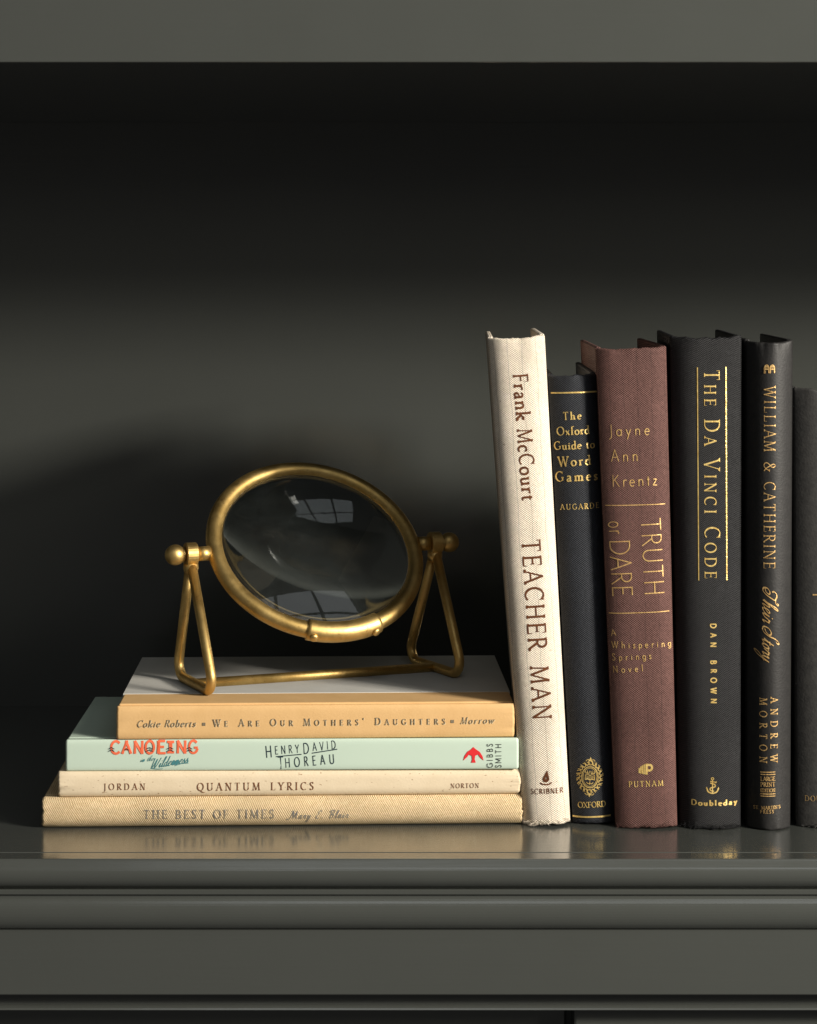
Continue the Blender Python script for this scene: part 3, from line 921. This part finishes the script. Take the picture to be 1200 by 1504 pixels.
# frayed threads hanging out at the worn foot of the cloth spines
def frayed(book, mat, count, seed, where='foot'):
    rn = random.Random(seed)
    bm = bmesh.new()
    for _ in range(count):
        t = rn.uniform(-.95, .95)
        p = book.surf(book.cx + t * book.T / 2 * (1 - book.tp / 2), rn.uniform(.0004, .0022), .0001)
        d = Vector((rn.uniform(-1, 1), rn.uniform(-.9, -.1), rn.uniform(-.8, .5))).normalized()
        n = 6; ln = rn.uniform(.0012, .0040)
        pts = []
        for k in range(n):
            pts.append(p.copy())
            d = (d + Vector((rn.uniform(-.6, .6), rn.uniform(-.4, .4), rn.uniform(-.6, .5)))).normalized()
            p = p + d * ln / n
            p.z = max(p.z, .0001)
        t_ = tube(pts, lambda u: .00011 * (1 - .6 * u), False, 5)
        me = bpy.data.meshes.new('tmp'); t_.to_mesh(me); t_.free(); bm.from_mesh(me); bpy.data.meshes.remove(me)
    finish('frayed_threads', bm, mat, book.spine)
for b_, m_, c_ in ((bT, CREAM, 70), (bO, NAVYCL, 30), (bP, PLUM, 45), (bD, BLACKCL, 110), (bL, CHAR2, 40)):
    frayed(b_, m_, c_, 5 + c_)

# the row goes on past the picture's right edge: these throw their shade on the back panel
upright('dark book out of the picture, next past the worn charcoal one', 1317, 1218, .030, .205, R(.3), .03, NAVYCL, 31, yaw=R(-2), D=.14)
upright('plum book out of the picture, second past the worn charcoal one', 1415, 1218, .028, .212, R(.2), .03, PLUM, 32, yaw=R(-2), D=.14)
upright('black book out of the picture, last of the upright row', 1512, 1218, .030, .200, R(.4), .03, BLACKCL, 33, yaw=R(-2), D=.14)

# cream book
FM = Font(.125, .07, .04, 18, sh=.05)
bT.text('author_name', 'Frank McCourt', (753.5, 549.5), (767.3, 735.5), 22, FM, COPPER)
bT.text('title', 'TEACHER MAN', (766, 792.5), (783.5, 1057.5), 27.5, Font(.12, .075, .035, 20, sh=.05, space=.5), COPPER)
bT.text('publisher_name', 'SCRIBNER', (779.5, 1166), (827.5, 1163.5), 7.8, Font(.14, .10, 0, 15), COPPER)
flame = [[(-5, -2), (-3.5, -6), (0, -7), (3, -6.2), (5, -2.5), (2, -4.5), (-1, -4)], [(-5, -2), (-1, -4), (-.5, 2), (-2.6, 3)], [(-1, -4), (2, -4.5), (5, -2.5), (4, 2), (1.5, -1)],
         [(-2.6, 3), (-.5, 2), (1.2, 4), (1.6, 11), (-.6, 7)], [(-.5, 2), (1.5, -1), (4, 2), (3.2, 4.5), (1.4, 4.5)], [(1.2, 4), (3.2, 4.5), (1.6, 11)]]
bT.shape('flame_mark', flame + path_poly('~-8,-7.5 -5,-9.6 0,-10.2 5,-9.4 8.5,-6.6', 1.9), (802, 1142), 1.0, COPPER, R(-2))

# navy-black book
bO.rule('gold_rule', (809, 577), (880, 574.8), 2.2, GOLD)
OX = Font(.14, .06, .05, 18, track=.0)
bO.text('title', 'The', (827, 617), (854, 615.5), 11.8, OX, GOLD)
bO.text('title', 'Oxford', (818, 639.5), (866, 637), 12.6, OX, GOLD)
bO.text('title', 'Guide to', (814, 660.5), (873.5, 657.5), 12.2, OX, GOLD)
bO.text('title', 'Word', (820, 685), (868, 682.3), 14.5, OX, GOLD)
bO.text('title', 'Games', (816, 707), (878, 704.5), 14.8, OX, GOLD)
bO.text('author_name', 'AUGARDE', (823, 748.5), (880, 745.5), 8.2, OX, GOLD)
bO.text('publisher_name', 'OXFORD', (849, 1186), (890, 1184), 8.6, OX, GOLD)
bO.rule('gold_rule', (841, 1198), (897, 1197), 2.4, GOLD)
crest = ring_poly(0, 0, 12.2, 15.8, 1.3) + ring_poly(0, 0, 10.3, 13.8, .7)
rr = random.Random(4)
for i in range(20):
    a = 2 * math.pi * i / 20
    cx, cy = 17.0 * math.cos(a), 21.2 * math.sin(a)
    k = 3.0 if i % 2 else 2.4
    crest += ring_poly(cx, cy, k, k * .95, 1.05, R(1) * 0 + math.degrees(a) + 60, math.degrees(a) + 60 + 290, 14)
    crest += path_poly('~%f,%f %f,%f %f,%f' % (14.2 * math.cos(a), 17.8 * math.sin(a), 18 * math.cos(a + .1), 22 * math.sin(a + .1), 20.4 * math.cos(a + .16), 25 * math.sin(a + .16)), .9)
for s in (1, -1):
    crest += [[(-2.8, 24 * s), (2.8, 24 * s), (0, 30.5 * s)] if s > 0 else [(2.8, 24 * s), (-2.8, 24 * s), (0, 30.0 * s)]]
    crest += path_poly('~0,%f %f,%f %f,%f' % (25 * s, 4, 26.5 * s, 7, 24 * s), 1) + path_poly('~0,%f %f,%f %f,%f' % (25 * s, -4, 26.5 * s, -7, 24 * s), 1)
# shield filling: open book, two small crowns, lower scroll
crest += path_poly('-7,-4 -7,3', .9) + path_poly('7,-4 7,3', .9) + path_poly('~-7,3 -3.5,4.2 0,3 3.5,4.2 7,3', .9) + path_poly('~-7,-4 -3.5,-2.8 0,-4 3.5,-2.8 7,-4', 1.2)
crest += path_poly('0,-4 0,3', .8)
for yy in (1.6, -.2, -2):
    crest += path_poly('-5.6,%f -1.4,%f' % (yy, yy), .7) + path_poly('1.4,%f 5.6,%f' % (yy, yy), .7)
for sx in (-4, 4):
    crest += path_poly('%f,6 %f,9.5' % (sx - 2.4, sx - 3), .8) + path_poly('%f,6 %f,10' % (sx, sx), .8) + path_poly('%f,6 %f,9.5' % (sx + 2.4, sx + 3), .8) + path_poly('%f,6 %f,6' % (sx - 3, sx + 3), 1)
crest += path_poly('~-5,-7.5 -2.5,-9.8 0,-8.6 2.5,-9.8 5,-7.5', 1.1) + path_poly('0,-6 0,-11.5', .8)
bO.shape('crest_mark', crest, (866.5, 1141.5), .98, GOLD, R(-2))

# plum book
J = Font(.065, .065, 0, 0, over=(SANS,), wx=.95, track=.03)
bP.text('author_name', 'Jayne', (893.5, 640.5), (955, 638.5), 17, J, DULLGOLD)
bP.text('author_name', 'Ann', (897, 678), (938, 677), 17.5, J, DULLGOLD)
bP.text('author_name', 'Krentz', (898.5, 715), (966, 712.5), 17.5, J, DULLGOLD)
bP.rule('gold_rule', (888.5, 742), (977, 739.8), 1.3, DULLGOLD)
bP.text('title', 'TRUTH', (941, 761), (947, 876), 29.5, Font(.055, .055, 0, 0, over=(SANS,), track=-.03), DULLGOLD)
bP.text('title', 'or', (893, 766), (895, 785), 25, Font(.055, .055, 0, 0, over=(SANS,), wx=.7), DULLGOLD)
bP.text('title', 'DARE', (894.5, 791.5), (899.5, 877), 30, Font(.055, .055, 0, 0, over=(SANS,), track=-.03), DULLGOLD)
bP.rule('gold_rule', (894, 900), (983, 897), 1.3, DULLGOLD)
JS = Font(.095, .095, 0, 0, over=(SANS,), wx=.95)
bP.text('subtitle', 'A', (897.5, 934), (905.5, 933.5), 9.2, JS, DULLGOLD)
bP.text('subtitle', 'Whispering', (898, 951.5), (986, 948.5), 10.2, JS, DULLGOLD)
bP.text('subtitle', 'Springs', (899, 969.5), (957, 967.5), 10, JS, DULLGOLD)
bP.text('subtitle', 'Novel', (900, 987.5), (945, 985.8), 10, JS, DULLGOLD)
pl = []
for i, (x, t, b) in enumerate(((-9.6, 2, -6), (-7.2, 4.4, -6.6), (-4.8, 6, -7), (-2.4, 7.4, -7.6))):
    pl += [[(x - .9, b), (x + .9, b), (x + .9, t), (x - .9, t - 1)]]
pl += [[(-.6, -8), (3, -8), (3, 8), (-.6, 8)]] + stroke_quads(parse('2.6,6.2 5.5,6.2 (5.5,2.2,3.6,4,90,-90) 2.6,-1.8'), lambda dx, dy: 3.3)
bP.shape('publisher_mark', pl, (948.5, 1129.5), 1.0, GOLD, R(-1))
bP.text('publisher_name', 'PUTNAM', (923.5, 1156), (974.5, 1154), 8.6, Font(.13, .065, .03, 18), GOLD)

# thick black book
bD.rule('gold_rule', (1024.3, 539.5), (1026.3, 852.5), 1.6, GOLD)
bD.rule('gold_rule', (1066.4, 539), (1067.6, 852), 1.6, GOLD)
bD.text('title', 'The Da Vinci Code', (1034, 543), (1035, 849.5), 23, Font(.105, .045, .075, 15, sc=.76, space=.30), GOLD)
bD.text('author_name', 'DAN BROWN', (1043.3, 915.5), (1044, 1033), 8.7, Font(.21, .20, 0, 0, over=(SANS,), space=.6), GOLD)
anch = path_poly('~-8,-5 -6,-9 0,-11 6,-9 8.5,-4.5', 2.0) + [[(-10, -4), (-6.4, -5.6), (-8.4, -1.6)], [(6.8, -5.4), (10, -4), (8.8, -1.2)]]
anch += path_poly('0,-11 0,9', 1.5) + ring_poly(0, 10.3, 1.8, 1.6, 1.1) + path_poly('-3.4,6.5 5,5.2', 1.4)
anch += path_poly('~-3.5,4 3,2 3.5,-1.5 -3,-3.5 -2.6,-7 2.4,-8', 1.7) + [[(4, 5), (6.6, 7), (5, 3.4)]]
bD.shape('anchor_mark', anch, (1046.5, 1154), 1.0, GOLD)
bD.text('publisher_name', 'Doubleday', (1015, 1181.5), (1082.5, 1180), 8.2, Font(.20, .13, 0, 0, over=(BOLD,), wx=1.2, track=0), GOLD)

# charcoal book
orn = []
for cx in (-4.2, 4.0):
    orn += stroke_quads(parse('%f,-6 %f,1.2 (%f,1.2,3.0,4.6,180,0) %f,-6' % (cx - 3.0, cx - 3.0, cx, cx + 3.0)), lambda dx, dy: 1.6)
    orn += [[(cx - 2.2, -1.2), (cx + 2.2, -1.2), (cx + 2.2, .8), (cx - 2.2, .8)], [(cx - 2.2, 2.2), (cx + 2.2, 2.2), (cx + 1.4, 4.2), (cx - 1.4, 4.2)]]
orn += [[(-8.4, -2.2), (-6.2, -2.2), (-6.2, 2), (-8.4, 2)], [(-8.4, -6.5), (-5.6, -6.5), (-5.6, -3.2), (-8.4, -3.2)], [(-.6, -6.3), (1.2, -6.3), (1.2, -4), (-.6, -4)]]
bW.shape('monogram_mark', orn, (1130.5, 542), 1.0, DULLGOLD)
bW.text('title', 'WILLIAM & CATHERINE', (1122.3, 567), (1121.5, 835), 16.8, Font(.085, .045, .075, 15, space=.5), DULLGOLD)
bW.text('title', 'Their Story', (1120.5, 864), (1119.5, 968), 22, Font(.085, .04, 0, 40, over=(SCRIPT,), slant=.5, track=-.04, space=.35), DULLGOLD)
bW.text('author_name', 'ANDREW', (1131.8, 1024), (1131.5, 1119.5), 10.8, SLAB, DULLGOLD)
bW.text('author_name', 'MORTON', (1115.4, 1024.5), (1115.4, 1119.5), 10.8, SLAB, DULLGOLD)
for y in (1133.6, 1137, 1165.6, 1168.8):
    bW.rule('gold_rule', (1116.8, y), (1138.8, y), 1.3, DULLGOLD)
TINY = Font(.15, .08, .06, 10, sh=.09, track=.0)
bW.text('edition_note', 'LARGE', (1117, 1146.6), (1138.6, 1146.4), 6.2, TINY, DULLGOLD)
bW.text('edition_note', 'PRINT', (1117, 1155), (1138.6, 1154.8), 6.2, TINY, DULLGOLD)
bW.text('edition_note', 'EDITION', (1117, 1163), (1138.8, 1162.8), 5.2, TINY, DULLGOLD)
bW.text('publisher_name', "ST. MARTIN'S", (1106.5, 1187.2), (1146.3, 1186.6), 5.0, TINY, DULLGOLD)
bW.text('publisher_name', 'PRESS', (1116.5, 1194.4), (1136.5, 1194.2), 4.8, TINY, DULLGOLD)
# last book in frame
bL.text('publisher_name', 'DOUBLEDAY', (1182, 1176), (1248, 1175), 8, Font(.10, .05, .06, 15), DULLGOLD)
bL.rule('gold_rule', (1193.5, 873.5), (1233, 873), 2.0, DULLGOLD)

# ------------------------------------------------------------------ standing magnifier
PHI, TAU = R(21), R(45.5)
ctr = Vector((-.0485, .068, .0596))
a_ = Vector((math.cos(PHI), math.sin(PHI), 0))
n_ = Vector((-math.sin(PHI), math.cos(PHI), 0))
zv = Vector((0, 0, 1))
mag = empty('magnifying_glass', 'aged brass magnifying glass swivelling in a triangular wire stand on top of the book stack', 'magnifier', ctr)

def round_path(pts, rad, n=8, closed=False):
    out = []
    m = len(pts)
    for i in range(m):
        p = pts[i]
        if not closed and i in (0, m - 1):
            out.append(p.copy()); continue
        a, b = pts[(i - 1) % m], pts[(i + 1) % m]
        u, v = (a - p).normalized(), (b - p).normalized()
        ang = u.angle(v)
        t = rad / math.tan(ang / 2)
        c = p + (u + v).normalized() * (rad / math.sin(ang / 2))
        s, e = p + u * t, p + v * t
        for k in range(n + 1):
            q = s.lerp(e, k / n) - c
            out.append(c + q.normalized() * rad)
    return out

def lathe(prof, origin, axis, seg=24):
    """prof: list of (along, radius)"""
    bm = bmesh.new()
    ax = axis.normalized(); u = ax.orthogonal().normalized(); v = ax.cross(u)
    rings = []
    for t, r in prof:
        if r < 1e-6:
            rings.append([bm.verts.new(origin + ax * t)])
        else:
            rings.append([bm.verts.new(origin + ax * t + (u * math.cos(2 * math.pi * k / seg) + v * math.sin(2 * math.pi * k / seg)) * r) for k in range(seg)])
    for A, B in zip(rings, rings[1:]):
        for k in range(seg):
            if len(A) == 1:
                bm.faces.new((A[0], B[k], B[(k + 1) % seg]))
            elif len(B) == 1:
                bm.faces.new((A[k], A[(k + 1) % seg], B[0]))
            else:
                bm.faces.new((A[k], A[(k + 1) % seg], B[(k + 1) % seg], B[k]))
    bmesh.ops.recalc_face_normals(bm, faces=bm.faces[:])
    return bm

HP = .0686                       # pivot height over the book
TR = .00255                       # wire radius
SP = .0285                       # half spread of each triangle
LA = .0670                       # half distance between triangles
pivot = zv * HP
nl = Vector((-.505, .934, 0))
bvec = zv * math.cos(TAU) + n_ * math.sin(TAU)
nrm = a_.cross(bvec).normalized()          # lens normal
if nrm.y > 0: nrm = -nrm
RM, RT = .0538, .0042
ring_pts = [pivot + (a_ * math.cos(2 * math.pi * i / 96) + bvec * math.sin(2 * math.pi * i / 96)) * RM for i in range(96)]
ring = finish('ring', tube(ring_pts, RT, True, 18), BRASS, mag, True)
# sleeve that joins the ring
sl = []
for i in range(25):
    a = R(252 + (293 - 252) * i / 24)
    sl.append(pivot + (a_ * math.cos(a) + bvec * math.sin(a)) * RM)
sleeve = finish('joint_sleeve', tube(sl, .0053, False, 20), BRASS, mag, True)
for adeg in (255.5, 288.5):
    a = R(adeg)
    rad = (a_ * math.cos(a) + bvec * math.sin(a))
    outv = (rad * .96 + nrm * .22).normalized()
    o0 = pivot + rad * RM + outv * .0046
    finish('rivet', lathe([(0, .0014), (.0008, .0014), (.0009, .0022), (.0016, .0021), (.0021, .0013), (.0023, 0)], o0, outv, 16), BRASS, sleeve, True)
# lens
RL, SAG = .0510, .0092
rc = (RL ** 2 + SAG ** 2) / (2 * SAG)
prof = []
for i in range(25):
    r = RL * i / 24
    prof.append((.0006 + SAG - (rc - math.sqrt(rc * rc - r * r)), r))
prof2 = [(-t, r) for t, r in prof[::-1]]
finish('lens', lathe(prof + prof2, pivot, nrm, 96), GLASS, mag, True)
# pivot posts with balls, collars and legs
ring_out = RM + RT - .001
for s in (-1, 1):
    ax = a_ * s
    post = lathe([(ring_out, 0), (ring_out, .0037), (LA - .0034, .0037), (LA - .0034, .0026), (LA + .0046, .0026), (LA + .0046, 0)], pivot, ax, 20)
    po = finish('pivot_post', post, BRASS, mag, False)
    for p in po.data.polygons: p.use_smooth = abs(p.normal.dot(ax)) < .5
    rb = .0053
    finish('ball_knob', lathe([(LA + .0036, 0), (LA + .0036, .0036), (LA + .0046, .0040)] + [(LA + .0082 - rb * math.cos(R(q)), rb * math.sin(R(q))) for q in range(40, 181, 10)], pivot, ax, 24), BRASS, po, True)
    col = lathe([(LA - .0030, .0027), (LA - .0030, .0055), (LA - .0026, .0059), (LA + .0026, .0059), (LA + .0030, .0055), (LA + .0030, .0027), (LA - .0030, .0027)], pivot, ax, 28)
    co = finish('collar', col, BRASS, mag, False)
    base = ax * LA
    top = base + zv * (HP - .0040)
    f = base - nl * SP + zv * TR
    r_ = base + Vector((-.0098 if s < 0 else -.0144, .0266, 0)) + zv * TR
    tri = round_path([top + n_ * .0006, r_, f, top - n_ * .0006], .0068, 10)
    finish('leg', tube(tri, TR, False, 16), BRASS, mag, True)
    # weld bead at the apex
    finish('weld', lathe([(-.0050, 0), (-.0044, .0034), (-.0020, .0040), (.0006, .0038), (.0014, 0)], base + zv * (HP - .0050), zv, 16), BRASS, mag, True)
finish('base_bar', tube([a_ * (-LA + .001) + zv * TR, a_ * (LA - .001) + zv * TR], TR * .97, False, 16), BRASS, mag, True)

# ------------------------------------------------------------------ render
sc.render.engine = 'CYCLES'
sc.cycles.max_bounces = 10
sc.cycles.transmission_bounces = 8
sc.cycles.caustics_reflective = False
sc.cycles.caustics_refractive = False
sc.cycles.use_denoising = True
sc.cycles.sample_clamp_indirect = 4.0
